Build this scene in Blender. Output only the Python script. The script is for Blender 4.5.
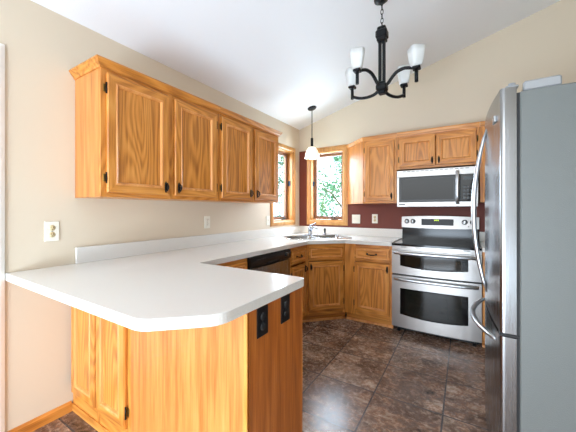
import bpy, bmesh, math, random
from mathutils import Vector, Matrix
random.seed(7)
PI = math.pi
for o in list(bpy.data.objects): bpy.data.objects.remove(o)
scn = bpy.context.scene
COL = scn.collection

# ------------------------------------------------------------------ camera, world, lights, exposure
cam_d = bpy.data.cameras.new('camera'); cam = bpy.data.objects.new('camera', cam_d); COL.objects.link(cam)
cam.location = (2.093, -3.721, 1.254); cam.rotation_euler = (PI/2, 0, 0.552)
cam_d.sensor_width = 36; cam_d.lens = 286.6/576*36; cam_d.shift_y = -6.3/576; cam_d.clip_start = .02
scn.camera = cam
vs = scn.view_settings
vs.view_transform = 'Standard'; vs.look = 'None'; vs.gamma = 1; vs.use_curve_mapping = False
vs.exposure = -0.27
W = bpy.data.worlds.new('world'); scn.world = W; W.use_nodes = True
wn = W.node_tree.nodes; wl = W.node_tree.links
bg = wn['Background']
sky = wn.new('ShaderNodeTexSky'); sky.sky_type = 'NISHITA'; sky.sun_disc = False
sky.sun_elevation = math.radians(48); sky.sun_rotation = math.radians(200); sky.dust_density = 4.0; sky.ozone_density = 1.0
mixw = wn.new('ShaderNodeMix'); mixw.data_type = 'RGBA'; mixw.inputs[0].default_value = .55
mixw.inputs[7].default_value = (7.6, 8.8, 10.2, 1)
wl.new(sky.outputs[0], mixw.inputs[6]); wl.new(mixw.outputs[2], bg.inputs[0])
bg.inputs[1].default_value = .9

def area(name, loc, target, sx, sy, power, col):
    d = bpy.data.lights.new(name, 'AREA'); d.shape = 'RECTANGLE'; d.size = sx; d.size_y = sy; d.energy = power; d.color = col
    o = bpy.data.objects.new(name, d); COL.objects.link(o); o.location = loc
    o.rotation_euler = (Vector(target)-Vector(loc)).to_track_quat('-Z', 'Y').to_euler()
    return o
# daylight through the rear opening and the two kitchen windows, plus two added fills
area('daylight_patio', (1.0, -5.50, 1.35), (.9, 0, 1.2), 1.9, 2.1, 12.5, (.87, .97, 1.09))
area('ceiling_fill', (1.35, -5.42, .4), (3.0, -.9, 3.9), 2.0, .7, 106, (.79, .95, 1.11))  # added upward fill to brighten the ceiling, not a real source
area('side_fill', (6.1, -4.1, .5), (1.3, -1.9, 3.3), 1.5, .7, 24, (.82, .96, 1.07))  # unseen fill lamp added to lift the left cabinet doors and ceiling
area('daylight_sink', (.44, .25, 1.6), (1.2, -2.6, 1.0), .5, .95, 52, (.76, .93, 1.1))
area('daylight_side', (-.25, -.38, 1.6), (2.4, -1.2, 1.2), .5, .95, 20, (.76, .93, 1.1))

# ------------------------------------------------------------------ helpers
def lin(c): return tuple(((v/255)/12.92 if v/255 <= .04045 else ((v/255+.055)/1.055)**2.4) for v in c) + (1,)
MATS = {}
def mat(name, rgb=(200,200,200), rough=.5, metal=0, **kw):
    m = bpy.data.materials.new(name); m.use_nodes = True
    b = m.node_tree.nodes['Principled BSDF']
    b.inputs['Base Color'].default_value = lin(rgb); b.inputs['Roughness'].default_value = rough; b.inputs['Metallic'].default_value = metal
    for k, v in kw.items(): b.inputs[k.replace('_', ' ')].default_value = v
    MATS[name] = m; return m
def nodes(m): return m.node_tree.nodes, m.node_tree.links, m.node_tree.nodes['Principled BSDF']
def math_n(n, l, op, a, b=None):
    x = n.new('ShaderNodeMath'); x.operation = op
    for i, v in enumerate((a, b)):
        if v is None: continue
        if isinstance(v, (int, float)): x.inputs[i].default_value = v
        else: l.new(v, x.inputs[i])
    return x.outputs[0]
def ramp(n, l, src, stops):
    r = n.new('ShaderNodeValToRGB'); e = r.color_ramp.elements
    while len(e) < len(stops): e.new(.5)
    for i, (p, c) in enumerate(stops): e[i].position = p; e[i].color = lin(c)
    l.new(src, r.inputs[0]); return r.outputs[0]
def noise(n, l, vec, scale, detail=3, rough=.5, dist=0):
    x = n.new('ShaderNodeTexNoise'); x.inputs['Scale'].default_value = scale; x.inputs['Detail'].default_value = detail
    x.inputs['Roughness'].default_value = rough; x.inputs['Distortion'].default_value = dist
    if vec is not None: l.new(vec, x.inputs['Vector'])
    return x.outputs['Fac']
def mapping(n, l, vec, scale=(1,1,1), loc=(0,0,0), rot=(0,0,0)):
    x = n.new('ShaderNodeMapping'); x.inputs['Scale'].default_value = scale; x.inputs['Location'].default_value = loc; x.inputs['Rotation'].default_value = rot
    l.new(vec, x.inputs['Vector']); return x.outputs[0]
def bump(n, l, b, h, strength, dist=.002):
    x = n.new('ShaderNodeBump'); x.inputs['Strength'].default_value = strength; x.inputs['Distance'].default_value = dist
    l.new(h, x.inputs['Height']); l.new(x.outputs[0], b.inputs['Normal'])

def oak(name, axis, light, mid, dark, fig=1.0, rw=.21, pw=.37):
    m = mat(name, mid, .38, Coat_Weight=.25, Coat_Roughness=.25); n, l, b = nodes(m)
    tc = n.new('ShaderNodeTexCoord').outputs['Object']; oi = n.new('ShaderNodeObjectInfo')
    off = n.new('ShaderNodeVectorMath'); off.operation = 'ADD'
    sc = n.new('ShaderNodeCombineXYZ')
    r = math_n(n, l, 'MULTIPLY', oi.outputs['Random'], 17.3)
    for i in range(3): l.new(r, sc.inputs[i])
    l.new(tc, off.inputs[0]); l.new(sc.outputs[0], off.inputs[1]); v = off.outputs[0]
    s1 = [5.5, 5.5, 5.5]; s1[axis] = .8
    s2 = [130, 130, 130]; s2[axis] = 5.0
    s3 = [38, 38, 38]; s3[axis] = 1.6
    big = noise(n, l, mapping(n, l, v, s1), 1.0, 1.2, .4, .1)
    wob = noise(n, l, mapping(n, l, v, s3), 1.0, 2, .5)
    rings = math_n(n, l, 'SINE', math_n(n, l, 'ADD', math_n(n, l, 'MULTIPLY', big, 95*fig), math_n(n, l, 'MULTIPLY', wob, 3.0)))
    rings = math_n(n, l, 'ADD', math_n(n, l, 'MULTIPLY', rings, .5), .5)
    pores = noise(n, l, mapping(n, l, v, s2), 1.0, 2, .6)
    wide = noise(n, l, mapping(n, l, v, [3*(.25 if i == axis else 1) for i in range(3)]), 1.0, 1)
    fac = math_n(n, l, 'ADD', math_n(n, l, 'MULTIPLY', rings, rw), math_n(n, l, 'ADD', math_n(n, l, 'MULTIPLY', math_n(n, l, 'ADD', pores, wob), pw), math_n(n, l, 'MULTIPLY', wide, .25)))
    c = ramp(n, l, fac, [(.30, light), (.58, mid), (.84, dark)])
    l.new(c, b.inputs['Base Color'])
    bump(n, l, b, pores, .10, .001)
    return m
OL, OM, OD = (232,164,84), (212,137,56), (162,94,32)
oak('oak_vertical', 2, OL, OM, OD)
oak('oak_horizontal', 0, OL, OM, OD)
oak('oak_plain', 2, (224,158,90), (206,134,66), (172,100,40), .4, .12, .44)
oak('oak_depth', 1, OL, OM, OD, .4)
oak('maple_trim', 2, (222,170,104), (208,150,84), (176,116,58), .3)

oak('oak_end_shaded', 2, (214,136,66), (186,104,36), (146,74,20), .4, .12, .44)  # end panel oak, deepened in colour for the low light on it
mat('sink_steel', (212,214,216), .2, 1.0)
mat('button_grey', (44,46,49), .35)
mat('hinge_grey', (150,152,154), .45, .2)
mat('sash_wood', (138,96,66), .5); mat('sash_dark', (84,52,38), .5); mat('lock_metal', (58,74,96), .35, .6)
oak('oak_moulding_lit', 2, (238,174,106), (222,150,80), (192,120,58), .3)  # paler oak with the edge highlight of the mouldings put into its colour
oak('oak_panel', 2, (234,166,86), (211,136,56), (150,86,28), 1.15)

def paint(name, rgb, bumps=.12, scale=220):
    m = mat(name, rgb, .62); n, l, b = nodes(m)
    tc = n.new('ShaderNodeTexCoord').outputs['Object']
    nz = noise(n, l, tc, scale, 3)
    bump(n, l, b, nz, bumps, .002); return m
paint('wall_beige', (220,206,184)); paint('wall_red', (114,51,37)); paint('ceiling_white', (243,246,250), .35, 90)
mat('white_paint', (243,240,234), .4)

m = mat('laminate', (232,230,224), .2); n, l, b = nodes(m)
tc = n.new('ShaderNodeTexCoord').outputs['Object']
l.new(ramp(n, l, noise(n, l, tc, 420, 2), [(.35, (220,218,212)), (.65, (238,236,231))]), b.inputs['Base Color'])

m = mat('floor_slate', (110,90,75), .34); n, l, b = nodes(m)
tc = n.new('ShaderNodeTexCoord').outputs['Object']; P = .414
bk = n.new('ShaderNodeTexBrick'); bk.offset = 0; bk.squash = 1
bk.inputs['Scale'].default_value = 1; bk.inputs['Brick Width'].default_value = P; bk.inputs['Row Height'].default_value = P
bk.inputs['Mortar Size'].default_value = .005; bk.inputs['Mortar Smooth'].default_value = .2
bk.inputs['Color1'].default_value = (0,0,0,1); bk.inputs['Color2'].default_value = (1,1,1,1); bk.inputs['Mortar'].default_value = (.5,.5,.5,1)
l.new(mapping(n, l, tc, loc=(-1.566 + 4*P, 1.735 + 20*P, 0)), bk.inputs['Vector'])
sep = n.new('ShaderNodeSeparateColor'); l.new(bk.outputs['Color'], sep.inputs[0])
tone = sep.outputs[0]
vo = n.new('ShaderNodeVectorMath'); vo.operation = 'ADD'; cx = n.new('ShaderNodeCombineXYZ')
l.new(math_n(n, l, 'MULTIPLY', tone, 9), cx.inputs[2]); l.new(tc, vo.inputs[0]); l.new(cx.outputs[0], vo.inputs[1])
n1 = noise(n, l, mapping(n, l, vo.outputs[0], (1, 1.7, 1), rot=(0, 0, .5)), 5, 12, .74, .35)
n2 = noise(n, l, vo.outputs[0], 34, 8, .75, .2)
nb = noise(n, l, vo.outputs[0], 2.2, 3, .5, .4)
c1 = ramp(n, l, n1, [(.38, (42,35,33)), (.45, (116,86,68)), (.5, (124,108,100)), (.54, (150,104,74)), (.61, (206,186,168))])
c2 = ramp(n, l, math_n(n, l, 'ADD', math_n(n, l, 'MULTIPLY', n2, .6), math_n(n, l, 'MULTIPLY', nb, .4)), [(.40, (38,34,34)), (.5, (126,100,82)), (.60, (208,184,162))])
mx = n.new('ShaderNodeMix'); mx.data_type = 'RGBA'; mx.inputs[0].default_value = .4; l.new(c1, mx.inputs[6]); l.new(c2, mx.inputs[7])
mg = n.new('ShaderNodeMix'); mg.data_type = 'RGBA'; l.new(bk.outputs['Fac'], mg.inputs[0]); l.new(mx.outputs[2], mg.inputs[6]); mg.inputs[7].default_value = lin((66,64,66))
l.new(mg.outputs[2], b.inputs['Base Color'])
h = math_n(n, l, 'SUBTRACT', math_n(n, l, 'MULTIPLY', n1, .5), bk.outputs['Fac'])
bump(n, l, b, h, .35, .003)
l.new(math_n(n, l, 'ADD', math_n(n, l, 'MULTIPLY', n2, .3), .11), b.inputs['Roughness'])

def steel(name, rgb, rough, sc, st=.05):
    m = mat(name, rgb, rough, 1.0); n, l, b = nodes(m)
    tc = n.new('ShaderNodeTexCoord').outputs['Object']
    nz = noise(n, l, mapping(n, l, tc, sc), 1, 2)
    l.new(math_n(n, l, 'ADD', math_n(n, l, 'MULTIPLY', nz, .14), rough-.07), b.inputs['Roughness'])
    bump(n, l, b, nz, st, .0006); return m
steel('stainless', (188,185,182), .42, (4, 4, 420))
steel('stainless_vertical', (146,148,150), .25, (420, 420, 4))
steel('handle_steel', (196,200,204), .34, (60, 60, 60))
mat('chrome', (176,180,186), .2, 1.0)
m = mat('fridge_side', (108,112,110), .5, .2); n, l, b = nodes(m)
bump(n, l, b, noise(n, l, n.new('ShaderNodeTexCoord').outputs['Object'], 260, 3), .35, .002)
mat('dark_gap', (24,25,27), .6); mat('black_glass', (9,10,11), .05, Specular_IOR_Level=.25); mat('black_plastic', (20,20,21), .32); mat('black_enamel', (10,10,11), .16, Specular_IOR_Level=.3)
mat('oven_glass', (20,24,20), .06); mat('graphite', (60,64,66), .3, .4)
mat('black_iron', (22,24,27), .45, .5); mat('bronze', (40,32,26), .4, .7); mat('brass', (150,118,62), .35, .9)
mat('plate_white', (240,236,222), .35); mat('plate_almond', (226,206,160), .35); mat('slot_dark', (50,40,30), .6)
mat('burner_ring', (46,47,49), .25)
mat('shade_white', (244,246,244), .35, Transmission_Weight=.25, Subsurface_Weight=.0)
m = mat('shade_lit', (250,246,236), .3); nodes(m)[2].inputs['Emission Color'].default_value = (1, .93, .8, 1); nodes(m)[2].inputs['Emission Strength'].default_value = .75
m = mat('clock_green', (190,220,40), .4); nodes(m)[2].inputs['Emission Color'].default_value = lin((200,235,30)); nodes(m)[2].inputs['Emission Strength'].default_value = 1.2
mat('bark', (120,108,92), .9); mat('grass', (120,160,90), .9)
m = mat('window_glass', (255,255,255), 0.0); n, l, b = nodes(m)
tr = n.new('ShaderNodeBsdfTransparent'); gl = n.new('ShaderNodeBsdfGlossy'); gl.inputs['Roughness'].default_value = .02
ms = n.new('ShaderNodeMixShader'); ms.inputs[0].default_value = .06
l.new(tr.outputs[0], ms.inputs[1]); l.new(gl.outputs[0], ms.inputs[2]); l.new(ms.outputs[0], n['Material Output'].inputs[0])
def leaf(name, rgb):
    m = mat(name, rgb, .5); n, l, b = nodes(m)
    tr = n.new('ShaderNodeBsdfTranslucent'); tr.inputs[0].default_value = lin(rgb)
    ms = n.new('ShaderNodeMixShader'); ms.inputs[0].default_value = .5
    l.new(b.outputs[0], ms.inputs[1]); l.new(tr.outputs[0], ms.inputs[2]); l.new(ms.outputs[0], n['Material Output'].inputs[0])
leaf('leaf_green', (96,156,122)); leaf('leaf_pale', (122,176,148)); leaf('leaf_deep', (72,132,108))

class MB:
    """collects shapes with material slots; build() links them as ONE mesh object"""
    def __init__(s): s.bm = bmesh.new(); s.ms = []
    def mi(s, m):
        if m not in s.ms: s.ms.append(m)
        return s.ms.index(m)
    def _fin(s, faces, m, smooth=False):
        i = s.mi(m)
        for f in faces: f.material_index = i; f.smooth = smooth
    def box(s, a, b, m, bev=0, seg=1, M=None):
        lo = [min(a[i], b[i]) for i in range(3)]; hi = [max(a[i], b[i]) for i in range(3)]
        t = bmesh.new()
        v = [t.verts.new((hi[0] if i & 1 else lo[0], hi[1] if i & 2 else lo[1], hi[2] if i & 4 else lo[2])) for i in range(8)]
        for q in ((0,2,3,1),(4,5,7,6),(0,1,5,4),(2,6,7,3),(0,4,6,2),(1,3,7,5)): t.faces.new([v[k] for k in q])
        if bev: bmesh.ops.bevel(t, geom=list(t.edges), offset=bev, segments=seg, affect='EDGES', profile=.5)
        s.merge(t, m, M, seg > 1); return s
    def merge(s, t, m, M=None, smooth=False):
        if M is not None: t.transform(M)
        mp = {v: s.bm.verts.new(v.co) for v in t.verts}
        fs = []
        for f in t.faces:
            try: fs.append(s.bm.faces.new([mp[v] for v in f.verts]))
            except ValueError: pass
        s._fin(fs, m, smooth); t.free()
    def loops(s, rings, m, closed=True, cap0=False, cap1=False, smooth=True, mats=None):
        vr = [[s.bm.verts.new(p) for p in r] for r in rings]; k = len(vr[0]); fs = []
        for a, b in zip(vr, vr[1:]):
            for i in range(k if closed else k-1):
                f = s.bm.faces.new((a[i], a[(i+1) % k], b[(i+1) % k], b[i])); fs.append(f)
                s._fin([f], (mats[i % len(mats)] if mats else m), smooth)
        if cap0: s._fin([s.bm.faces.new(vr[0][::-1])], m)
        if cap1: s._fin([s.bm.faces.new(vr[-1])], m)
        return s
    def tube(s, pts, r, m, k=10, cap=True, flat=None):
        pts = [Vector(p) for p in pts]; rings = []; up = None
        for i, p in enumerate(pts):
            d = ((pts[i+1]-p) if i == 0 else (p-pts[i-1]) if i == len(pts)-1 else (pts[i+1]-pts[i-1])).normalized()
            if up is None:
                up = Vector((0,0,1)) if abs(d.z) < .9 else Vector((1,0,0))
            u = (up - d*up.dot(d)).normalized(); w = d.cross(u); up = u
            rr = r[i] if isinstance(r, (list, tuple)) else r
            fu, fw = flat if flat else (1, 1)
            rings.append([p + u*math.cos(2*PI*j/k)*rr*fu + w*math.sin(2*PI*j/k)*rr*fw for j in range(k)])
        return s.loops(rings, m, cap0=cap, cap1=cap)
    def cyl(s, p, q, r, m, k=16): return s.tube([p, q], r, m, k)
    def lathe(s, c, prof, m, k=24, axis='z', caps=False, smooth=True, sq=False):
        rings = []
        for (r, h) in prof:
            ring = []
            for j in range(k):
                a = 2*PI*j/k; x, y = r*math.cos(a), r*math.sin(a)
                ring.append({'z': (c[0]+x, c[1]+y, c[2]+h), 'y': (c[0]+x, c[1]-h, c[2]+y), 'x': (c[0]+h, c[1]+x, c[2]+y)}[axis])
            rings.append(ring)
        return s.loops(rings, m, cap0=caps, cap1=caps, smooth=smooth)
    def prism(s, poly, z0, z1, m, smooth=False):
        return s.loops([[(x, y, z0) for x, y in poly], [(x, y, z1) for x, y in poly]], m, cap0=True, cap1=True, smooth=smooth)
    def sweep(s, prof, path, m, closed=False):
        """prof: (out, z) closed section; out is to the right of the path direction; mitred"""
        n = len(path); rings = []
        for i, p in enumerate(path):
            p = Vector((p[0], p[1]))
            def nr(a, b): d = (Vector(b[:2])-Vector(a[:2])).normalized(); return Vector((d.y, -d.x))
            if i == 0: o = nr(path[0], path[1])
            elif i == n-1: o = nr(path[-2], path[-1])
            else:
                a, b = nr(path[i-1], path[i]), nr(path[i], path[i+1]); o = (a+b); o = o/(o.dot(a))
            zz = path[i][2] if len(path[i]) > 2 else 0
            rings.append([(p.x+o.x*u, p.y+o.y*u, zz+z) for u, z in prof])
        return s.loops(rings, m, cap0=True, cap1=True, smooth=False)
    def build(s, name, parent=None, loc=None, label=None):
        bmesh.ops.recalc_face_normals(s.bm, faces=list(s.bm.faces))
        me = bpy.data.meshes.new(name); s.bm.to_mesh(me); s.bm.free()
        for mm in s.ms: me.materials.append(MATS[mm])
        o = bpy.data.objects.new(name, me); COL.objects.link(o)
        if parent: o.parent = parent
        if loc: o.location = loc
        if label: o['label'] = label
        return o
def thing(name, label, cat, loc=(0,0,0), rz=0, group=None):
    o = bpy.data.objects.new(name, None); COL.objects.link(o); o.empty_display_size = .05
    o.location = loc; o.rotation_euler = (0, 0, rz); o['label'] = label; o['category'] = cat
    if group: o['group'] = group
    return o
def struct(o): o['kind'] = 'structure'; return o
def rect_ring(x0, x1, z0, z1, y): return [(x0, y, z0), (x1, y, z0), (x1, y, z1), (x0, y, z1)]

# ------------------------------------------------------------------ room shell
XR, YR = 3.12, -5.6            # right kitchen wall, rear wall of the open room
XD = 6.2                       # far side wall of the dining end
def cz(x): return 2.44 + .287*x if x < 4.0 else 2.44+.287*4.0-.287*(x-4.0)
struct(MB().box((-.14, YR-.14, -.1), (XD+.14, .14, 0), 'floor_slate').build('floor'))
b = MB()
b.loops([[(-.14, YR-.14, cz(-.14)), (4, YR-.14, cz(4)), (XD+.14, YR-.14, cz(XD+.14)), (XD+.14, YR-.14, cz(XD+.14)+.12), (4, YR-.14, cz(4)+.12), (-.14, YR-.14, cz(-.14)+.12)],
         [(-.14, .14, cz(-.14)), (4, .14, cz(4)), (XD+.14, .14, cz(XD+.14)), (XD+.14, .14, cz(XD+.14)+.12), (4, .14, cz(4)+.12), (-.14, .14, cz(-.14)+.12)]], 'ceiling_white', cap0=True, cap1=True, smooth=False)
struct(b.build('ceiling'))
WX0, WX1, WZ0, WZ1 = .19, .69, 1.10, 2.075     # opening of the sink window; the side window mirrors it
T = .14
# left wall with window and door openings
b = MB(); m = 'wall_beige'
def wl_box(y0, y1, z0, z1): b.box((-T, y0, z0), (0, y1, z1), m)
DZ, DY0, DY1 = 2.06, -4.10, -3.285
wl_box(-WX0, T, 0, 2.44); wl_box(-WX1, -WX0, 0, WZ0); wl_box(-WX1, -WX0, WZ1, 2.44); wl_box(DY1, -WX1, 0, 2.44)
wl_box(DY0, DY1, DZ, 2.44); wl_box(YR-T, DY0, 0, 2.44)
struct(b.build('wall_left'))
# back wall: dark red paint up to cabinet height, beige above, slanted top under the vault
b = MB()
RZ = 2.115
def wb(x0, x1, z0, z1, m): b.box((x0, 0, z0), (x1, T, z1), m)
wb(0, WX0, 0, RZ, 'wall_red'); wb(WX0, WX1, 0, WZ0, 'wall_red'); wb(WX0, WX1, WZ1, RZ, 'wall_red'); wb(WX1, XR, 0, RZ, 'wall_red')
def gable(x0, x1, z0, y0, y1, mm):
    p = [(x0, z0), (x1, z0), (x1, cz(x1))] + ([(4, cz(4))] if x0 < 4 < x1 else []) + [(x0, cz(x0))]
    b.loops([[(x, y0, z) for x, z in p], [(x, y1, z) for x, z in p]], mm, cap0=True, cap1=True, smooth=False)
gable(0, XR, RZ, 0, T, 'wall_beige')
struct(b.build('wall_back'))
b = MB(); b.box((XR, -2.45, 0), (XR+T, T, cz(XR)), 'wall_beige'); struct(b.build('wall_right'))
# dining end, and rear wall with a wide patio opening (behind the camera)
b = MB()
b.box((XR+T, -2.45-T, 0), (XD, -2.45, 2.3), 'wall_beige'); gable(XR+T, XD, 2.3, -2.45-T, -2.45, 'wall_beige')
struct(b.build('wall_dining'))
b = MB()
b.box((XD, YR, 0), (XD+T, -4.95, cz(XD)), 'wall_beige'); b.box((XD, -3.25, 0), (XD+T, -2.45-T, cz(XD)), 'wall_beige')
b.box((XD, -4.95, 0), (XD+T, -3.25, .1), 'wall_beige'); b.box((XD, -4.95, .95), (XD+T, -3.25, cz(XD)), 'wall_beige')  # low opening added to let in the fill light from the side
struct(b.build('wall_side'))
b = MB()
b.box((0, YR-T, 0), (.05, YR, 2.44), 'wall_beige'); b.box((2.4, YR-T, 0), (XD, YR, 2.44), 'wall_beige'); b.box((.05, YR-T, 2.42), (2.4, YR, 2.44), 'wall_beige')
gable(0, XD, 2.44, YR-T, YR, 'wall_beige')
struct(b.build('wall_rear'))

def frame_parts(name, label_, org, rz, casing_l=.062):
    """casement window; local x along the wall, room side is -y, origin at the wall corner"""
    w = struct(bpy.data.objects.new(name, None)); COL.objects.link(w); w.location = org; w.rotation_euler = (0, 0, rz)
    w['label'] = label_
    C = .062; x0, x1, z0, z1 = WX0, WX1, WZ0, WZ1
    b = MB()
    prof = [(0, 0), (0, -.014), (.010, -.019), (.045, -.016), (.054, -.010), (C, -.008), (C, 0)]
    rings = [[(x0-u, y, z0-u), (x1+u, y, z0-u), (x1+u, y, z1+u), (x0-u, y, z1+u)] for u, y in prof]
    b.loops(rings, 'maple_trim', smooth=False); b.build('casing', w)
    b = MB(); j = .014
    b.loops([rect_ring(x0, x1, z0, z1, 0), rect_ring(x0+j, x1-j, z0+j, z1-j, 0), rect_ring(x0+j, x1-j, z0+j, z1-j, T), rect_ring(x0, x1, z0, z1, T)], 'maple_trim', smooth=False)
    b.build('jamb', w)
    b = MB(); a = j+.004; s = .040
    def rr(u, y): return rect_ring(x0+u, x1-u, z0+u, z1-u, y)
    b.loops([rr(a, .118), rr(a, .078), rr(a+s-.006, .078), rr(a+s, .086), rr(a+s, .118), rr(a, .118)], 'sash_wood', smooth=False)
    sash = b.build('sash', w)
    b = MB(); u = a+s
    b.loops([rr(u-.001, .0765), rr(u+.004, .0765), rr(u+.004, .086)], 'sash_dark', smooth=False); b.build('glazing_gasket', sash)
    b = MB(); b.box((x0+u, .098, z0+u), (x1-u, .104, z1-u), 'window_glass'); b.build('pane', sash)
    # crank operator on the sill
    b = MB(); xc = x1-.15
    b.box((xc-.05, .035, z0+j), (xc+.05, .074, z0+j+.016), 'graphite', .004)
    b.tube([(xc, .05, z0+j+.014), (xc+.01, .04, z0+j+.034), (xc-.03, .02, z0+j+.036), (xc-.075, .012, z0+j+.026)], .006, 'graphite', 8)
    b.lathe((xc-.078, .012, z0+j+.024), [(.002, -.006), (.010, -.003), (.010, .006), (.002, .010)], 'black_iron', 10)
    b.build('crank_handle', w)
    b = MB(); zc = 1.63; xj = x0+j if rz == 0 else x1-j; sg = 1 if rz == 0 else -1
    b.box((xj, .03, zc-.035), (xj+sg*.006, .072, zc+.035), 'lock_metal', .002)
    b.tube([(xj+sg*.006, .05, zc), (xj+sg*.02, .046, zc+.004), (xj+sg*.024, .036, zc+.028)], .006, 'lock_metal', 8)
    b.build('sash_lock', w)
    return w
frame_parts('window_1', 'oak-trimmed casement window in the back wall above the sink', (0, 0, 0), 0)
wl2 = frame_parts('window_2', 'oak-trimmed casement window in the left wall beside the wall cabinets', (0, 0, 0), PI/2)
# local x of window_2 runs from the corner towards -y: shift so that opening spans -WX1..-WX0
wl2.location = (0, -(WX0+WX1), 0)
# white door and casing at the left edge of the picture
d = struct(bpy.data.objects.new('door_1', None)); COL.objects.link(d); d['label'] = 'white painted door and casing in the left wall'
b = MB(); c = .072
prof = [(0, 0), (0, .014), (.012, .019), (.055, .016), (c, .010), (c, 0)]
b.loops([[(x, DY1+u, 0), (x, DY1+u, DZ+u), (x, DY0-u, DZ+u), (x, DY0-u, 0)] for u, x in prof], 'white_paint', closed=False, smooth=False)
b.build('casing', d)
b = MB(); b.box((-.09, DY0+.005, .01), (-.05, DY1-.005, DZ-.005), 'white_paint', .002)
for za, zb in ((.25, .95), (1.1, 1.9)):
    for ya, yb in ((DY0+.13, DY0+.36), (DY1-.36, DY1-.13)): b.box((-.051, ya, za), (-.043, yb, zb), 'white_paint', .007)
b.build('door_slab', d)
b = MB(); b.lathe((-.05, DY0+.07, 1.0), [(.03, 0), (.03, .008), (.011, .012), (.011, .04), (.026, .05), (.028, .066), (.012, .078), (.001, .08)], 'brass', 16, 'x'); b.build('door_knob', d)
bbp = [(0, 0), (0, .062), (.006, .062), (.009, .054), (.013, .048), (.014, 0)]
b = MB(); b.sweep(bbp, [(0, DY1+c), (0, -2.9075)], 'oak_depth'); struct(b.build('baseboard_left'))
b = MB(); b.sweep(bbp, [(XR, -.66), (XR, -2.45)], 'oak_depth'); struct(b.build('baseboard_right'))

# ------------------------------------------------------------------ cabinets
def door_bm(w, h, t=.02, fr=.056):
    b = MB(); y = lambda v: -v
    prof = [(0, 0), (0, .014), (.004, t), (fr-.012, t), (fr-.008, t-.0005), (fr-.004, t+.003), (fr+.003, t-.001), (fr+.007, t-.010), (fr+.008, t-.012)]
    rings = [rect_ring(u, w-u, u, h-u, y(v)) for u, v in prof]
    b.loops(rings[:4], 'oak_vertical', smooth=False, mats=['oak_horizontal', 'oak_vertical'])
    b.loops(rings[3:], 'oak_plain', smooth=False, mats=['oak_moulding_lit'])
    b._fin([b.bm.faces.new([b.bm.verts.new(p) for p in rings[0]])], 'oak_vertical')
    return b
MESH = {}
def shared(key, fn):
    if key not in MESH: MESH[key] = fn()
    me = MESH[key]; return me
def inst(name, me, parent, loc, label=None):
    o = bpy.data.objects.new(name, me); COL.objects.link(o); o.parent = parent; o.location = loc
    if label: o['label'] = label
    return o
def mesh_of(mb, name='part'):
    bmesh.ops.recalc_face_normals(mb.bm, faces=list(mb.bm.faces))
    me = bpy.data.meshes.new(name); mb.bm.to_mesh(me); mb.bm.free()
    for mm in mb.ms: me.materials.append(MATS[mm])
    return me
def pull_v():
    b = MB()
    pl = []
    for j in range(20):
        a = 2*PI*j/20; pl.append((.0105*math.cos(a)*(1 if abs(math.sin(a)) < .75 else .8), .040*math.sin(a)))
    b.loops([[(x, 0, z) for x, z in pl], [(x, -.003, z) for x, z in pl], [(x*.8, -.005, z*.93) for x, z in pl]], 'bronze', cap0=True, cap1=True, smooth=False)
    b.tube([(0, -.003, .026), (0, -.018, .024), (0, -.026, .012), (0, -.028, 0), (0, -.026, -.012), (0, -.018, -.024), (0, -.003, -.026)], [.005, .004, .0055, .007, .0055, .004, .005], 'bronze', 8)
    return mesh_of(b)
def pull_h():
    b = MB()
    for s in (-1, 1): b.lathe((s*.048, 0, 0), [(.001, 0), (.011, 0), (.011, .003), (.006, .006), (.001, .006)], 'bronze', 12, 'y')
    b.tube([(-.048, -.004, 0), (-.046, -.018, -.002), (-.03, -.025, -.006), (0, -.027, -.008), (.03, -.025, -.006), (.046, -.018, -.002), (.048, -.004, 0)], [.005, .005, .006, .007, .006, .005, .005], 'bronze', 8)
    return mesh_of(b)
def hinge_m():
    b = MB()
    b.cyl((0, -.012, -.025), (0, -.012, .025), .0045, 'bronze', 8)
    b.box((-.012, -.003, -.022), (.004, 0, .022), 'brass', .001)
    for z in (-.029, .029): b.lathe((0, -.012, z), [(.001, -.004), (.005, -.002), (.005, .002), (.001, .004)], 'bronze', 8)
    return mesh_of(b)
def add_door(root, x0, x1, z0, z1, hinge, handle, y=0, hand_v=True):
    """door over the face frame at local y; hinge 'l'/'r'; handle 'bl','br','tl','tr' or None"""
    w, h = x1-x0, z1-z0
    d = inst('door', shared(('d', round(w, 3), round(h, 3)), lambda: mesh_of(door_bm(w, h), 'door')), root, (x0, y-.001, z0))
    fr = .056
    def pan():
        b = MB(); b.box((fr+.004, -.0085, fr+.004), (w-fr-.004, -.004, h-fr-.004), 'oak_panel'); return mesh_of(b, 'panel')
    inst('panel', shared(('p', round(w, 3), round(h, 3)), pan), d, (0, 0, 0))
    if handle:
        zz = .055 if handle[0] == 'b' else h-.055
        xx = .028 if handle[1] == 'l' else w-.028
        inst('handle', shared('pv', pull_v), d, (xx, -.02, zz), 'dark bronze pull')
    if hinge:
        for zz in (.085, h-.085):
            o = inst('hinge', shared('hg', hinge_m), d, (-.004 if hinge == 'l' else w+.004, 0, zz), 'dark bronze hinge')
            if hinge == 'r': o.rotation_euler = (0, PI, 0)
    return d
def drawer_bm(w, h):
    b = MB(); t, fr = .02, .030
    prof = [(0, 0), (0, .014), (.004, t), (fr-.008, t), (fr-.004, t+.002), (fr+.003, t-.001), (fr+.007, t-.008)]
    rings = [rect_ring(u, w-u, u, h-u, -v) for u, v in prof]
    b.loops(rings[:4], 'oak_horizontal', smooth=False); b.loops(rings[3:], 'oak_moulding_lit', smooth=False, cap1=False)
    b._fin([b.bm.faces.new([b.bm.verts.new(p) for p in rings[-1]])], 'oak_horizontal')
    b._fin([b.bm.faces.new([b.bm.verts.new(p) for p in rings[0]])], 'oak_horizontal')
    return b
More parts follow.
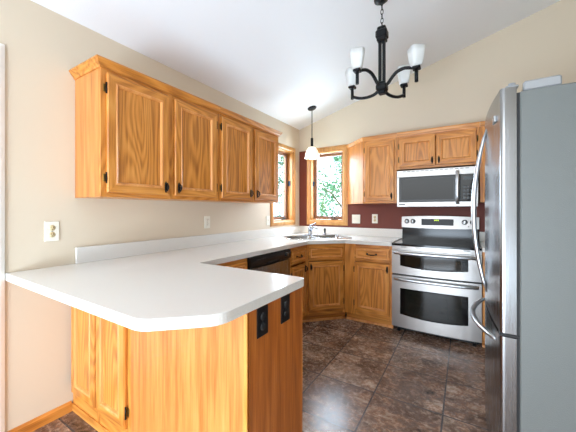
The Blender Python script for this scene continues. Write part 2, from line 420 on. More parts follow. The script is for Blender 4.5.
def add_drawer(root, x0, x1, z0, z1, handle=True, y=0, name='drawer'):
    d = inst(name, mesh_of(drawer_bm(x1-x0, z1-z0), name), root, (x0, y-.001, z0))
    if handle: inst('handle', shared('ph', pull_h), d, ((x1-x0)/2, -.0135, (z1-z0)/2), 'dark bronze bail pull')
    return d
CROWN = [(0, -.012), (0, .036), (.034, .036), (.034, .028), (.028, .022), (.021, .010), (.011, .000), (.007, -.012)]
def carcass(root, w, d, z0, z1, top=True, yf=.019, ml='oak_plain', closed_l=0):
    t = .016; b = MB()
    b.box((0, yf, z0), (t, d, z1), ml); b.box((w-t, yf, z0), (w, d, z1), ml)
    b.box((t, yf, z0), (w-t, d, z0+t), 'oak_horizontal'); b.box((t, d-.008, z0+t), (w-t, d, z1), 'oak_horizontal')
    if top: b.box((t, yf, z1-t), (w-t, d-.008, z1), 'oak_horizontal')
    return b.build('body', root)
def face(root, w, z0, z1, stiles, rails, d=.019):
    """stiles: list of (x0,x1); rails: list of (z0,z1)"""
    b = MB()
    for a, c in stiles: b.box((a, 0, z0), (c, d, z1), 'oak_vertical', .0012)
    xs = sorted(stiles)
    for (a0, a1), (c0, c1) in zip(xs, xs[1:]):
        for r0, r1 in rails: b.box((a1, .0004, r0), (c0, d, r1), 'oak_horizontal')
    return b.build('face_frame', root)

# --- wall cabinets on the left wall (local origin at face, bottom of room z)
ZB, ZT, FX = 1.329, 2.084, .316
def left_wall_cab(y0, w, label, crown_path):
    r = thing('wall_cabinet', label, 'cabinet', (FX, y0, ZB), PI/2, 'oak wall cabinets'); h = ZT-ZB
    carcass(r, w, FX-.001, 0, h)
    face(r, w, 0, h, [(0, .034), (w/2-.024, w/2+.024), (w-.034, w)], [(0, .034), (h-.05, h)])
    b = MB(); b.sweep([(u, z+h) for u, z in CROWN], crown_path, 'oak_horizontal'); b.build('crown_moulding', r)
    dw = (w-.03-.03-.050)/2
    add_door(r, .030, .030+dw, .026, h-.038, 'l', 'br'); add_door(r, w-.03-dw, w-.03, .026, h-.038, 'r', 'bl')
    return r
CW = .922
left_wall_cab(-2.886, CW, 'left-wall oak cabinet nearer the white door, its plain end panel in view', [(0, FX-.002), (0, 0), (CW, 0)])
left_wall_cab(-2.886+CW+.001, CW, 'left-wall oak cabinet beside the side window', [(0, 0), (CW, 0), (CW, FX-.002)])

# --- wall cabinets on the back wall
AX0, AX1, AXE = .741, 1.056, 1.441
r = thing('angled_wall_cabinet', 'single-door oak wall cabinet with an angled plain end beside the sink window', 'cabinet', (AX1, -FX, ZB), 0, 'oak wall cabinets')
w = AXE-AX1; h = ZT-ZB
b = MB(); pl = [(AX0-AX1, FX-.001), (AX0-AX1+.012, FX-.013), (0, .019), (.0, 0.019), (w, .019), (w, FX-.001)]
pl = [(AX0-AX1, FX-.001), (-.006, .008), (0, .019), (w, .019), (w, FX-.001)]
b.prism(pl, 0, h, 'oak_plain'); b.build('body', r)
face(r, w, 0, h, [(0, .034), (w-.034, w)], [(0, .034), (h-.05, h)])
b = MB(); b.sweep([(u*.55, z+h) for u, z in CROWN], [(AX0-AX1, FX-.001), (0, 0), (w, 0)], 'oak_horizontal'); b.build('crown_moulding', r)
add_door(r, .022, w-.026, .026, h-.038, 'l', 'br')
MX0, MX1 = 1.443, 2.222
r = thing('wall_cabinet', 'short two-door oak wall cabinet right above the microwave', 'cabinet', (MX0, -FX, 1.705), 0, 'oak wall cabinets')
w = MX1-MX0; h = ZT-1.705
carcass(r, w, FX-.001, 0, h)
face(r, w, 0, h, [(0, .034), (w-.034, w)], [(0, .03), (h-.05, h)])
b = MB(); b.sweep([(u*.55, z+h) for u, z in CROWN], [(0, 0), (w, 0)], 'oak_horizontal'); b.build('crown_moulding', r)
dw = (w-.026*2-.006)/2
add_door(r, .026, .026+dw, .022, h-.038, 'l', 'br'); add_door(r, w-.026-dw, w-.026, .022, h-.038, 'r', 'bl')
r = thing('wall_cabinet', 'tall oak wall cabinet right of the microwave, mostly behind the refrigerator', 'cabinet', (MX1+.002, -FX, ZB), 0, 'oak wall cabinets')
w = XR-MX1-.004; h = ZT-ZB
carcass(r, w, FX-.001, 0, h)
face(r, w, 0, h, [(0, .034), (w/2-.024, w/2+.024), (w-.034, w)], [(0, .034), (h-.05, h)])
b = MB(); b.sweep([(u*.55, z+h) for u, z in CROWN], [(0, 0), (w, 0)], 'oak_horizontal'); b.build('crown_moulding', r)
dw = (w-.06-.05)/2
add_door(r, .03, .03+dw, .026, h-.038, 'r', 'bl'); add_door(r, w-.03-dw, w-.03, .026, h-.038, 'l', 'br')

# --- base cabinets
HB = .874; TK = .09
def toe(root, path, m='oak_horizontal'):
    b = MB(); b.sweep([(0, 0), (0, TK), (-.014, TK), (-.014, 0)], path, m)
    b.sweep([(.0, 0), (.0, .022), (.006, .02), (.012, .012), (.014, 0)], path, 'oak_moulding_lit'); return b.build('toe_kick', root)
# peninsula
PX, PY0, PY1 = 1.408, -2.898, -2.478
r = thing('peninsula_cabinet', 'oak peninsula base cabinet with a broad plain end under the breakfast counter', 'cabinet', (.003, PY0, 0), 0, 'oak base cabinets')
w = PX-.003; dp = PY1-PY0
b = MB(); fx = .64
b.box((fx, .0, .0), (w-.006, .012, HB), 'oak_plain'); b.box((w-.018, .012, 0), (w, dp, HB), 'oak_end_shaded'); b.box((0, .02, 0), (.016, dp, HB), 'oak_plain')
b.box((.016, .02, .09), (w-.02, dp-.02, .106), 'oak_horizontal'); b.build('body', r)
b = MB(); b.box((w-.014, -.002, 0), (w+.001, .006, HB), 'oak_vertical', .0015); b.box((w-.018, dp, 0), (w+.001, dp+.004, HB), 'oak_vertical'); b.build('corner_post', r)
face(r, fx, 0, HB, [(0, .03), (.318-.016, .318+.016), (fx-.028, fx)], [(0, .125), (HB-.05, HB)])
b = MB(); b.box((0, -.008, 0), (fx, 0, .045), 'oak_horizontal', .002); b.build('base_trim', r)
add_door(r, .026, .310, .13, HB-.045, 'l', None); add_door(r, .328, .614, .13, HB-.045, 'r', None)
b = MB()
for x0, x1, z0, z1 in ((.02, .33, TK, HB), (.34, w-.03, TK, HB)): pass
b.box((.612, dp-.019, TK), (w-.02, dp, HB), 'oak_vertical'); b.build('kitchen_side_front', r)
# corner filler between peninsula and dishwasher
FR = .612
r = thing('corner_cabinet', 'blind oak corner cabinet where the long counter meets the peninsula', 'cabinet', (FR, PY1+.003, 0), PI/2, 'oak base cabinets')
w = (-1.936)-(PY1+.003)
carcass(r, w, FR-.004, TK, HB, top=False); face(r, w, TK, HB, [(0, .05), (w-.04, w)], [(TK, TK+.04), (.68, .71), (HB-.04, HB)]); toe(r, [(0, .06), (w, .06)])
add_door(r, .06, w-.03, TK+.03, .685, 'l', 'tr'); add_drawer(r, .06, w-.03, .705, HB-.03)
# drawer base between dishwasher and sink base
DC = .935
r = thing('narrow_base_cabinet', 'narrow oak base cabinet with one drawer right of the dishwasher', 'cabinet', (FR, -1.300, 0), PI/2, 'oak base cabinets')
w = 1.300-DC-.002
carcass(r, w, FR-.004, TK, HB, top=False); face(r, w, TK, HB, [(0, .034), (w-.034, w)], [(TK, TK+.04), (.69, .72), (HB-.04, HB)]); toe(r, [(0, .06), (w, .06)])
add_door(r, .03, w-.03, TK+.04, .675, 'l', 'tr'); add_drawer(r, .03, w-.03, .705, HB-.035)
# diagonal sink base
r = thing('corner_sink_cabinet', 'diagonal oak sink cabinet set across the corner between the two counter runs', 'cabinet', (FR, -DC, 0), PI/4, 'oak base cabinets')
w = (DC-FR)*math.sqrt(2); face(r, w, TK, HB, [(0, .026), (w-.026, w)], [(TK, TK+.05), (.685, .715), (HB-.034, HB)])
Mi = Matrix.Rotation(-PI/4, 4, 'Z') @ Matrix.Translation((-FR, DC, 0))
def L(x, y): v = Mi @ Vector((x, y, 0)); return (v.x, v.y)
b = MB()
pen = [L(FR-.002, -DC+.004), L(FR+.012, -DC+.026), L(DC-.026, -FR-.012), L(DC-.004, -FR+.002), L(DC-.004, -.004), L(.004, -.004), L(.004, -DC+.004)]
b.prism([L(FR-.02, -DC+.006), L(DC-.006, -FR+.02), L(DC-.006, -.006), L(.006, -.006), L(.006, -DC+.006)], TK, TK+.016, 'oak_horizontal')
for p, q in (((.006, -DC+.004), (FR-.016, -DC+.016)), ((DC-.016, -FR+.016), (DC-.004, -.006))):
    c4 = [L(p[0], p[1]), L(q[0], p[1]), L(q[0], q[1]), L(p[0], q[1])]
    b.prism(c4, TK, HB, 'oak_plain')
b.build('body', r); toe(r, [(-.032, .06), (w+.032, .06)])
add_door(r, .022, w-.022, TK+.05, .680, 'r', 'tl'); add_drawer(r, .022, w-.022, .703, HB-.028, handle=False, name='false_drawer_front')
r.rotation_euler = (0, 0, 0)
for ch in r.children: ch.matrix_basis = Matrix.Rotation(PI/4, 4, 'Z') @ ch.matrix_basis
# back run base cabinet left of range
RX0, RX1 = 1.455, 2.225
r = thing('base_cabinet', 'oak base cabinet with one drawer and one door left of the range', 'cabinet', (DC+.002, -FR, 0), 0, 'oak base cabinets')
w = RX0-.004-DC-.002
carcass(r, w, FR-.004, TK, HB, top=False); face(r, w, TK, HB, [(0, .125), (w-.03, w)], [(TK, TK+.05), (.685, .715), (HB-.034, HB)]); toe(r, [(.0, .06), (w, .06)])
add_door(r, .115, w-.018, TK+.05, .680, 'l', 'tr'); add_drawer(r, .115, w-.018, .703, HB-.028)
r = thing('base_cabinet', 'oak base cabinet right of the range, mostly behind the refrigerator', 'cabinet', (RX1+.006, -FR, 0), 0, 'oak base cabinets')
w = XR-.004-RX1-.006
carcass(r, w, FR-.004, TK, HB, top=False); face(r, w, TK, HB, [(0, .06), (w-.034, w)], [(TK, TK+.05), (.685, .715), (HB-.034, HB)]); toe(r, [(0, .06), (w, .06)])
add_door(r, .05, w-.024, TK+.05, .680, 'l', 'tr'); add_drawer(r, .05, w-.024, .703, HB-.028)

# --- countertops
CT, CB = .914, .876
CF = .640
def counter(root_label, outline, hole, splash, name='countertop'):
    r = thing(name, root_label, 'countertop', (outline[0][0], outline[0][1], CB))
    ox, oy = outline[0]
    bm = bmesh.new()
    def ring(pts): 
        vs = [bm.verts.new((x-ox, y-oy, CT-CB)) for x, y in pts]; return [bm.edges.new((vs[i], vs[(i+1) % len(vs)])) for i in range(len(vs))], vs
    e, v0 = ring(outline); es = list(e)
    if hole: e2, _ = ring(hole); es += e2
    res = bmesh.ops.triangle_fill(bm, use_beauty=True, use_dissolve=False, edges=es)
    bmesh.ops.recalc_face_normals(bm, faces=list(bm.faces))
    if bm.faces[:][0].normal.z < 0: bmesh.ops.reverse_faces(bm, faces=list(bm.faces))
    ex = bmesh.ops.extrude_face_region(bm, geom=list(bm.faces))
    # extruded copy becomes the top; originals move down
    newv = [g for g in ex['geom'] if isinstance(g, bmesh.types.BMVert)]
    for v in bm.verts:
        if v not in set(newv): pass
    ns = set(newv)
    for v in bm.verts:
        if v not in ns: v.co.z = 0
    bmesh.ops.recalc_face_normals(bm, faces=list(bm.faces))
    top_e = [e for e in bm.edges if e.verts[0] in ns and e.verts[1] in ns and len([f for f in e.link_faces if abs(f.normal.z) > .9]) == 1]
    bmesh.ops.bevel(bm, geom=top_e, offset=.0025, segments=2, affect='EDGES', profile=.5)
    b = MB(); b.merge(bm, 'laminate'); b.build('slab', r)
    for (p, q) in splash:
        b = MB(); b.box((p[0]-ox, p[1]-oy, CT-CB), (q[0]-ox, q[1]-oy, CT-CB+.102), 'laminate', .002); b.build('backsplash', r)
    return r
def arc(cx, cy, r, a0, a1, k=6): return [(cx+r*math.cos(math.radians(a0+(a1-a0)*i/k)), cy+r*math.sin(math.radians(a0+(a1-a0)*i/k))) for i in range(k+1)]
SK = Vector((.515, -.515))           # sink centre; long side runs along (1,1)
sx, sy = .395, .255
u_, v_ = Vector((1, 1)).normalized(), Vector((1, -1)).normalized()
def sk(a, c): p = SK+u_*a+v_*c; return (p.x, p.y)
hole = [sk(-sx+.02, -sy+.02), sk(sx-.02, -sy+.02), sk(sx-.02, sy-.02), sk(-sx+.02, sy-.02)]
PE = 1.418
out = [(.002, -.002), (.002, -3.209)] + arc(1.20, -3.209+.10, .10, -90, -52, 5) + arc(PE-.10, -3.0, .10, -42, 0, 5) + arc(PE-.03, -2.452-.03, .03, 0, 90, 4) + \
      [(CF, -2.452), (CF, -DC-.012), (DC+.012, -CF), (RX0-.004, -CF), (RX0-.004, -.002)]
counter('long white laminate countertop running from the range round the sink to the peninsula', out, hole,
        [((.002, -2.886, 0), (.021, -.021, 0)), ((.002, -.021, 0), (RX0-.004, -.002, 0))])
counter('short white laminate countertop right of the range', [(RX1+.004, -CF), (XR-.003, -CF), (XR-.003, -.002), (RX1+.004, -.002)], None,
        [((RX1+.004, -.021, 0), (XR-.003, -.002, 0))])

# ------------------------------------------------------------------ sink, faucet
r = thing('kitchen_sink', 'double-bowl stainless steel sink set in the counter corner', 'sink', (SK.x, SK.y, CT), PI/4)
# local x along (1,1), local -y towards the room
def rrect(x0, x1, y0, y1, rad, z, k=4):
    p = []
    for cx_, cy_, a in ((x1-rad, y1-rad, 0), (x0+rad, y1-rad, 90), (x0+rad, y0+rad, 180), (x1-rad, y0+rad, 270)):
        p += [(x, y, z) for x, y in arc(cx_, cy_, rad, a, a+90, k)]
    return p
b = MB()
b.loops([rrect(-sx, sx, -sy, sy, .05, .0005), rrect(-sx+.003, sx-.003, -sy+.003, sy-.003, .05, .007), rrect(-sx+.018, sx-.018, -sy+.018, sy-.018, .045, .007)], 'sink_steel')
bowls = [(-sx+.028, -.012), (.012, sx-.028)]
y0, y1 = -sy+.028, sy-.085
# deck as strips
for a0, a1, c0, c1 in ((-sx+.016, sx-.016, y1, sy-.016), (-sx+.016, sx-.016, -sy+.016, y0), (-sx+.016, bowls[0][0], y0, y1), (bowls[0][1], bowls[1][0], y0, y1), (bowls[1][1], sx-.016, y0, y1)):
    b.box((a0, c0, .004), (a1, c1, .0065), 'sink_steel')
b.build('rim', r)
for x0, x1 in bowls:
    b = MB()
    b.loops([rrect(x0, x1, y0, y1, .04, .0066), rrect(x0+.004, x1-.004, y0+.004, y1-.004, .04, -.01), rrect(x0+.012, x1-.012, y0+.012, y1-.012, .05, -.15), rrect(x0+.04, x1-.04, y0+.04, y1-.04, .04, -.165)], 'sink_steel', cap1=True)
    bw = b.build('bowl', r)
    b = MB(); cx_ = (x0+x1)/2; cy_ = (y0+y1)/2
    b.lathe((cx_, cy_, -.164), [(.042, 0), (.042, .003), (.034, .003), (.030, -.004), (.001, -.004)], 'chrome', 18); b.build('drain', bw)
def to_w(x, y): p = SK + u_*x + Vector((-1, 1)).normalized()*y; return (p.x, p.y)
fx_, fy_ = to_w(.0, sy-.048)
r = thing('faucet', 'chrome single-lever kitchen faucet behind the sink', 'faucet', (fx_, fy_, CT+.0072), PI/4)
b = MB(); b.loops([rrect(-.10, .10, -.026, .026, .025, 0), rrect(-.10, .10, -.026, .026, .025, .004), rrect(-.092, .092, -.02, .02, .019, .010)], 'chrome', cap0=True, cap1=True); b.build('base_plate', r)
b = MB(); b.lathe((0, 0, .009), [(.027, 0), (.026, .03), (.024, .06), (.025, .085), (.022, .10), (.012, .108), (.001, .11)], 'chrome', 20); b.build('body', r)
b = MB(); b.tube([(0, -.012, .060), (.004, -.05, .085), (.010, -.10, .110), (.016, -.15, .118), (.020, -.185, .108), (.022, -.2, .088)], [.016, .0145, .013, .0135, .0145, .013], 'chrome', 12); b.build('spout', r)
b = MB(); b.tube([(0, 0, .112), (.006, .0, .128), (.03, -.03, .146), (.055, -.07, .158)], [.012, .010, .008, .0095], 'chrome', 10); b.build('lever', r)
fx_, fy_ = to_w(.205, sy-.048)
r = thing('sink_sprayer', 'small black and chrome side sprayer on the sink rim right of the faucet', 'sprayer', (fx_, fy_, CT+.0072))
b = MB(); b.lathe((0, 0, 0), [(.001, 0), (.022, 0), (.022, .006), (.015, .018), (.014, .022), (.001, .022)], 'chrome', 16); b.build('holder', r)
b = MB(); b.lathe((0, 0, .021), [(.001, 0), (.010, 0), (.012, .02), (.014, .045), (.013, .06), (.006, .068), (.001, .069)], 'black_plastic', 14); b.build('spray_head', r)

# ------------------------------------------------------------------ dishwasher
r = thing('dishwasher', 'dishwasher with black control panel under the long counter', 'dishwasher', (FR, -1.932, 0), PI/2)
w = .628
b = MB(); b.box((0, .02, .09), (w, .58, .868), 'black_plastic', .003); b.build('tub', r)
b = MB(); b.box((.003, -.018, .11), (w-.003, .02, .772), 'stainless_vertical', .004); b.build('door', r)
b = MB()
pr_ = [(.02, .776), (-.012, .776), (-.024, .79), (-.030, .83), (-.022, .866), (.02, .866)]
b.loops([[(x, y, z) for y, z in pr_] for x in (.003, w-.003)], 'black_plastic', cap0=True, cap1=True, smooth=False); cp = b.build('control_panel', r)
b = MB(); b.box((.22, -.034, .785), (.42, -.020, .803), 'dark_gap', .003); b.build('latch_handle', cp)
for i in range(6):
    b = MB(); b.box((.075+i*.022, -.0325, .834), (.090+i*.022, -.026, .842), 'graphite', .001); b.build('button', cp)
b = MB(); b.lathe((.54, -.026, .826), [(.001, 0), (.022, 0), (.021, .014), (.018, .018), (.001, .018)], 'graphite', 18, 'y'); b.build('dial', cp)
b = MB(); b.box((.003, .05, .0), (w-.003, .06, .1), 'black_plastic'); b.build('kick_plate', r)

# ------------------------------------------------------------------ range
r = thing('range', 'stainless double-oven electric range with black cooktop in the back wall', 'range', (RX0, -.625, 0))
w = RX1-RX0; D = .60
def bowed(b, z0, z1, m, bow=.014, y=0, th=.02, inset=0, k=10, x0=0, x1=None):
    """front slab bowed outward in plan"""
    x1 = w if x1 is None else x1
    f = [(x0+(x1-x0)*i/k, y-bow*(1-((i/k)*2-1)**2)) for i in range(k+1)]
    return b.prism(f + [(x1, y+th), (x0, y+th)], z0, z1, m)
b = MB(); b.box((0, .012, .06), (w, D, .885), 'dark_gap', .002); b.build('body', r)
for x in (.04, w-.07):
    for y in (.05, D-.08): b = MB(); b.cyl((x+.015, y, 0), (x+.015, y, .06), .016, 'black_plastic', 10); b.build('foot', r)
b = MB(); b.box((.02, .07, .012), (w-.02, .08, .06), 'dark_gap'); b.build('toe_panel', r)
b = MB(); bowed(b, .888, .906, 'black_enamel', .02, -.006, D+.006); b.box((.012, .02, .906), (w-.012, D-.06, .909), 'black_glass'); ck = b.build('cooktop', r)
for x, y, rr_ in ((.2, .17, .11), (.56, .17, .085), (.2, .42, .075), (.56, .42, .11)):
    b = MB(); b.lathe((x, y, .9093), [(rr_, 0), (rr_-.004, .0004), (rr_-.008, 0)], 'burner_ring', 32); b.lathe((x, y, .9093), [(rr_*.6, 0), (rr_*.6-.004, .0004), (rr_*.6-.008, 0)], 'burner_ring', 32); b.build('burner', ck)
b = MB(); bowed(b, .845, .886, 'stainless', .02, -.004, .02); vt = b.build('vent_rail', r)
b = MB()
for i in range(5): 
    xx = .09+i*.135; b.box((xx, -.024, .874), (xx+.05, -.0195, .879), 'dark_gap')
b.build('vent_slot', vt)
def oven_door(z0, z1, wz0, wz1, wx0, wx1, hz):
    b = MB(); bowed(b, z0, z1, 'stainless', .02, -.018, .03); d = b.build('oven_door', r)
    b = MB(); k = 12
    # window with arched lower edge, following the bow
    top, bot = [], []
    for i in range(k+1):
        t_ = i/k; x = wx0+(wx1-wx0)*t_; tt = x/w; yy = -.018-.02*(1-(tt*2-1)**2)-.0015
        top.append((x, yy, wz1)); bot.append((x, yy, wz0+.022*(2*t_-1)**2))
    b.loops([bot, top], 'black_enamel', closed=False, smooth=False)
    dy = lambda P, dd: [(x, y-dd, z) for x, y, z in P]
    ins = lambda P, dz: [(x, y-.0008, z+dz) for x, y, z in P]
    d1 = b.build('window_frame', d)
    b = MB(); k1 = slice(1, k)
    b.loops([ins(bot[k1], .018), ins(top[k1], -.014)], 'oven_glass', closed=False, smooth=True); b.build('window_glass', d)
    b = MB()
    pts = []
    for i in range(15):
        t_ = i/14; x = .03+(w-.06)*t_; pts.append((x, -.045-.030*(1-(2*t_-1)**4), hz))
    b.tube([(.03, -.02, hz)]+pts+[(w-.03, -.02, hz)], .0125, 'handle_steel', 10, flat=(1.15, .85)); b.build('handle', d)
    return d
oven_door(.604, .842, .668, .800, .082, w-.102, .818)
oven_door(.066, .588, .178, .462, .082, w-.102, .555)
# backguard
b = MB(); b.box((.004, D-.055, .906), (w-.004, D-.012, 1.052), 'black_enamel', .003); b.build('backguard', r)
b = MB()
k = 12; pf = []
arcz = lambda t_: 1.183-.012*(2*t_-1)**2
rings = []
for i in range(k+1):
    t_ = i/k; x = -.0+w*t_
    rings.append([(x, D-.075-.008*(1-(2*t_-1)**2), 1.048-.008*(1-(2*t_-1)**2)), (x, D-.060-.008*(1-(2*t_-1)**2), arcz(t_)), (x, D-.01, arcz(t_)), (x, D-.01, 1.045)])
b.loops(rings, 'stainless', cap0=True, cap1=True, smooth=False); cp = b.build('control_panel', r)
b = MB(); b.box((.215, D-.083, 1.078), (.535, D-.07, 1.148), 'black_glass', .002, M=None); disp = b.build('display', cp)
b = MB()
for i in range(3): b.box((.348+i*.016, D-.0855, 1.128), (.360+i*.016, D-.082, 1.141), 'clock_green')
b.build('clock_digits', disp)
for x in (.058, .125, w-.13, w-.055):
    b = MB(); b.lathe((x, D-.073, 1.118), [(.001, -.002), (.026, -.002), (.027, .002), (.022, .005)], 'black_plastic', 20, 'y')
    b.lathe((x, D-.076, 1.118), [(.020, 0), (.019, .018), (.016, .022), (.001, .022)], 'handle_steel', 18, 'y')
    b.box((x-.003, D-.102, 1.102), (x+.003, D-.092, 1.134), 'handle_steel', .001); b.build('knob', cp)
b = MB(); b.cyl((w-.095, D-.085, 1.072), (w-.095, D-.07, 1.072), .006, 'slot_dark', 10); b.build('indicator_light', cp)

# ------------------------------------------------------------------ microwave
mw0, mw1, mz0, mz1 = 1.455, 2.205, 1.286, 1.683
r = thing('microwave', 'stainless over-the-range microwave hung below the short cabinet', 'microwave', (mw0, -.375, mz0))
w = mw1-mw0; h = mz1-mz0
b = MB(); b.box((0, .03, 0), (w, .374, h-.001), 'graphite', .003); b.build('body', r)
b = MB(); b.box((0, .0, .0), (w, .03, .052), 'stainless', .003); b.box((0, .0, h-.075), (w, .03, h), 'stainless', .003); b.box((.0, .0, .053), (.02, .03, h-.076), 'stainless'); b.box((w-.016, 0, .053), (w, .03, h-.076), 'stainless'); b.build('front_trim', r)
b = MB(); b.box((.020, -.004, .0535), (.60, .03, h-.0765), 'black_plastic', .003); d = b.build('door', r)
b = MB(); b.box((.045, -.0055, .075), (.545, -.003, h-.098), 'black_glass'); b.build('window_glass', d)
b = MB(); b.tube([(.578, -.0, .03), (.578, -.035, .05), (.578, -.042, .12), (.578, -.044, h/2), (.578, -.042, h-.12), (.578, -.035, h-.055), (.578, -.0, h-.04)], .013, 'handle_steel', 10, flat=(.8, 1.3)); b.build('handle', d)
b = MB(); b.box((.605, -.003, .0535), (w-.018, .03, h-.0765), 'black_glass', .002); cp = b.build('control_panel', r)
b = MB(); b.box((.622, -.0045, h-.13), (w-.034, -.002, h-.098), 'graphite'); b.build('display', cp)
for i in range(4):
    for j in range(3):
        b = MB(); b.box((.624+j*.032, -.0045, .075+i*.036), (.648+j*.032, -.002, .099+i*.036), 'button_grey', .0008); b.build('button', cp)
b = MB(); b.box((.02, -.0012, .018), (.085, .001, .030), 'graphite'); b.build('nameplate', r, label='small dark nameplate')
b = MB()
for i in range(14): b.box((.06+i*.045, -.001, h-.018), (.09+i*.045, .002, h-.012), 'dark_gap')
b.build('vent_grille', r)

# ------------------------------------------------------------------ refrigerator (faces -x)
FX0, FYF, FYN = 2.222, -1.290, -2.200
r = thing('refrigerator', 'tall stainless French-door refrigerator with grey side at the right edge', 'refrigerator', (FX0, FYF, 0), -PI/2)
w = FYF-FYN           # local x: 0 far .. w near; local y: depth
b = MB(); b.box((.004, .068, .03), (w-.002, .76, 1.748), 'fridge_side', .004); b.build('body', r)
for x in (.05, w-.05):
    for y in (.12, .7): b = MB(); b.cyl((x, y, 0), (x, y, .03), .022, 'black_plastic', 10); b.build('foot', r)
b = MB(); b.box((.02, .07, .006), (w-.02, .08, .06), 'dark_gap'); b.build('toe_grille', r)
b = MB(); b.box((.008, .058, .06), (w-.008, .069, 1.745), 'dark_gap'); b.build('gasket', r)
def fdoor(x0, x1, z0, z1, name):
    b = MB(); k = 10; f = []
    for i in range(k+1):
        x = x0+(x1-x0)*i/k; f.append((x, .004-.030*(1-(2*x/w-1)**2)))
    if x1 > w-.01: e = f.pop(); f += [(x1-.012, e[1]-.003), (x1-.005, e[1]), (x1-.001, e[1]+.006), (x1, e[1]+.014)]
    if x0 < .01: e = f.pop(0); f = [(x0, e[1]+.014), (x0+.001, e[1]+.006), (x0+.005, e[1]), (x0+.012, e[1]-.003)] + f
    b.prism(f+[(x1, .057), (x0, .057)], z0, z1, 'stainless_vertical')
    for fc in b.bm.faces:
        if abs(fc.normal.z) < .5 and fc.normal.y < -.5: fc.smooth = True
    return b.build(name, r)
dl = fdoor(.002, w/2-.003, .728, 1.772, 'refrigerator_door'); dr = fdoor(w/2+.003, w-.002, .728, 1.772, 'refrigerator_door')
fz = fdoor(.002, w-.002, .065, .712, 'freezer_drawer')
def bow_handle(p0, p1, out, par, rad=.012):
    p0, p1 = Vector(p0), Vector(p1); pts = []
    for i in range(17):
        t_ = i/16; s_ = math.sin(PI*t_)**.8
        pts.append(p0.lerp(p1, t_) + Vector((0, -out*s_, 0)))
    b = MB(); b.tube(pts, [rad*(.55+.45*math.sin(PI*i/16)**.6) for i in range(17)], 'handle_steel', 10); return b.build('handle', par)
bow_handle((w/2-.045, -.022, .80), (w/2-.045, -.022, 1.70), .062, dl); bow_handle((w/2+.045, -.022, .80), (w/2+.045, -.022, 1.70), .062, dr)
bow_handle((.10, -.004, .660), (w-.10, -.004, .660), .085, fz, .014)
b = MB(); b.box((w-.15, -.016, 1.655), (w-.09, -.006, 1.685), 'handle_steel', .003); b.build('badge', dr, label='small pale badge')
for x in (.02, w-.06):
    b = MB(); b.box((x, .02, 1.7725), (x+.045, .066, 1.784), 'hinge_grey', .004); b.box((x-.004 if x < .1 else x+.02, .08, 1.7485), (x+.026 if x < .1 else x+.052, .20, 1.790), 'hinge_grey', .006); b.cyl((x+.022, .045, 1.775), (x+.022, .045, 1.797), .013, 'hinge_grey', 14); b.build('hinge_cover', r)
b = MB(); b.box((w-.05, .0, .7125), (w-.004, .066, .7265), 'black_plastic', .003); b.build('middle_hinge', r)

# ------------------------------------------------------------------ chandelier and pendant
HX, HY = 1.553, -1.467
r = thing('chandelier', 'black iron four-arm chandelier with flared white glass shades', 'chandelier', (HX, HY, 2.13))
Z = lambda z: z-2.13
I = 'black_iron'
b = MB(); b.box((-.042, -.042, Z(2.565)), (.042, .042, Z(2.63)), I, .012); b.box((-.032, -.032, Z(2.62)), (.032, .032, Z(2.655)), I, .008); b.box((-.034, -.034, Z(2.545)), (.034, .034, Z(2.57)), I, .006)
b.build('top_block', r)
b = MB()
for s in (-1, 1): b.box((s*.015-.011, -.012, Z(2.20)), (s*.015+.011, .012, Z(2.55)), I, .003)
b.build('column', r)
b = MB(); b.box((-.04, -.04, Z(2.165)), (.04, .04, Z(2.215)), I, .01); b.box((-.028, -.028, Z(2.14)), (.028, .028, Z(2.168)), I, .008); b.box((-.028, -.028, Z(2.212)), (.028, .028, Z(2.235)), I, .006); b.build('hub', r)
RA = .252
for deg, up in ((-119, 1), (-9, 1), (61, 0), (171, 0)):
    ca, sa = math.cos(math.radians(deg)), math.sin(math.radians(deg))
    def at(rad, z): return (ca*rad, sa*rad, Z(z))
    b = MB()
    if up: pts = [at(.02, 2.195), at(.05, 2.215), at(.08, 2.250), at(.115, 2.278), at(.16, 2.288), at(.20, 2.280), at(RA, 2.262)]
    else: pts = [at(.02, 2.185), at(.05, 2.160), at(.085, 2.150), at(.13, 2.148), at(.18, 2.155), at(.22, 2.170), at(RA, 2.185)]
    P2 = []
    for i in range(len(pts)-1):
        a_ = Vector(pts[max(i-1, 0)]); b_ = Vector(pts[i]); c_ = Vector(pts[i+1]); d_ = Vector(pts[min(i+2, len(pts)-1)])
        for q in range(4):
            t_ = q/4; P2.append(.5*((2*b_)+(c_-a_)*t_+(2*a_-5*b_+4*c_-d_)*t_*t_+(3*b_-a_-3*c_+d_)*t_**3))
    P2.append(Vector(pts[-1]))
    b.tube(P2, .0125, I, 8)
    arm = b.build('arm', r)
    ox, oy = ca*RA, sa*RA
    b = MB(); b.cyl((ox, oy, Z(2.165)), (ox, oy, Z(2.255)), .0125, I, 10); b.box((ox-.027, oy-.027, Z(2.252)), (ox+.027, oy+.027, Z(2.272)), I, .005); b.build('candle_cup', arm)
    b = MB(); rings = []
    rot = math.radians(deg+45)
    def sq(s_, z):
        out_ = []
        for j in range(24):
            a_ = 2*PI*j/24; q = (abs(math.cos(a_))**5+abs(math.sin(a_))**5)**(-1/5)
            x, y = s_*q*math.cos(a_), s_*q*math.sin(a_)
            out_.append((ox+x*math.cos(rot)-y*math.sin(rot), oy+x*math.sin(rot)+y*math.cos(rot), z))
        return out_
    prof = [(.026, 2.2705), (.034, 2.280), (.042, 2.315), (.0475, 2.355), (.053, 2.402)]
    b.loops([sq(a_, Z(z_)) for a_, z_ in prof]+[sq(.049, Z(2.402))]+[sq(a_-.004, Z(z_+.003)) for a_, z_ in prof[:-1][::-1]], 'shade_white', cap0=True); b.build('glass_shade', arm)
b = MB(); zc = cz(HX)
z = 2.655; i = 0
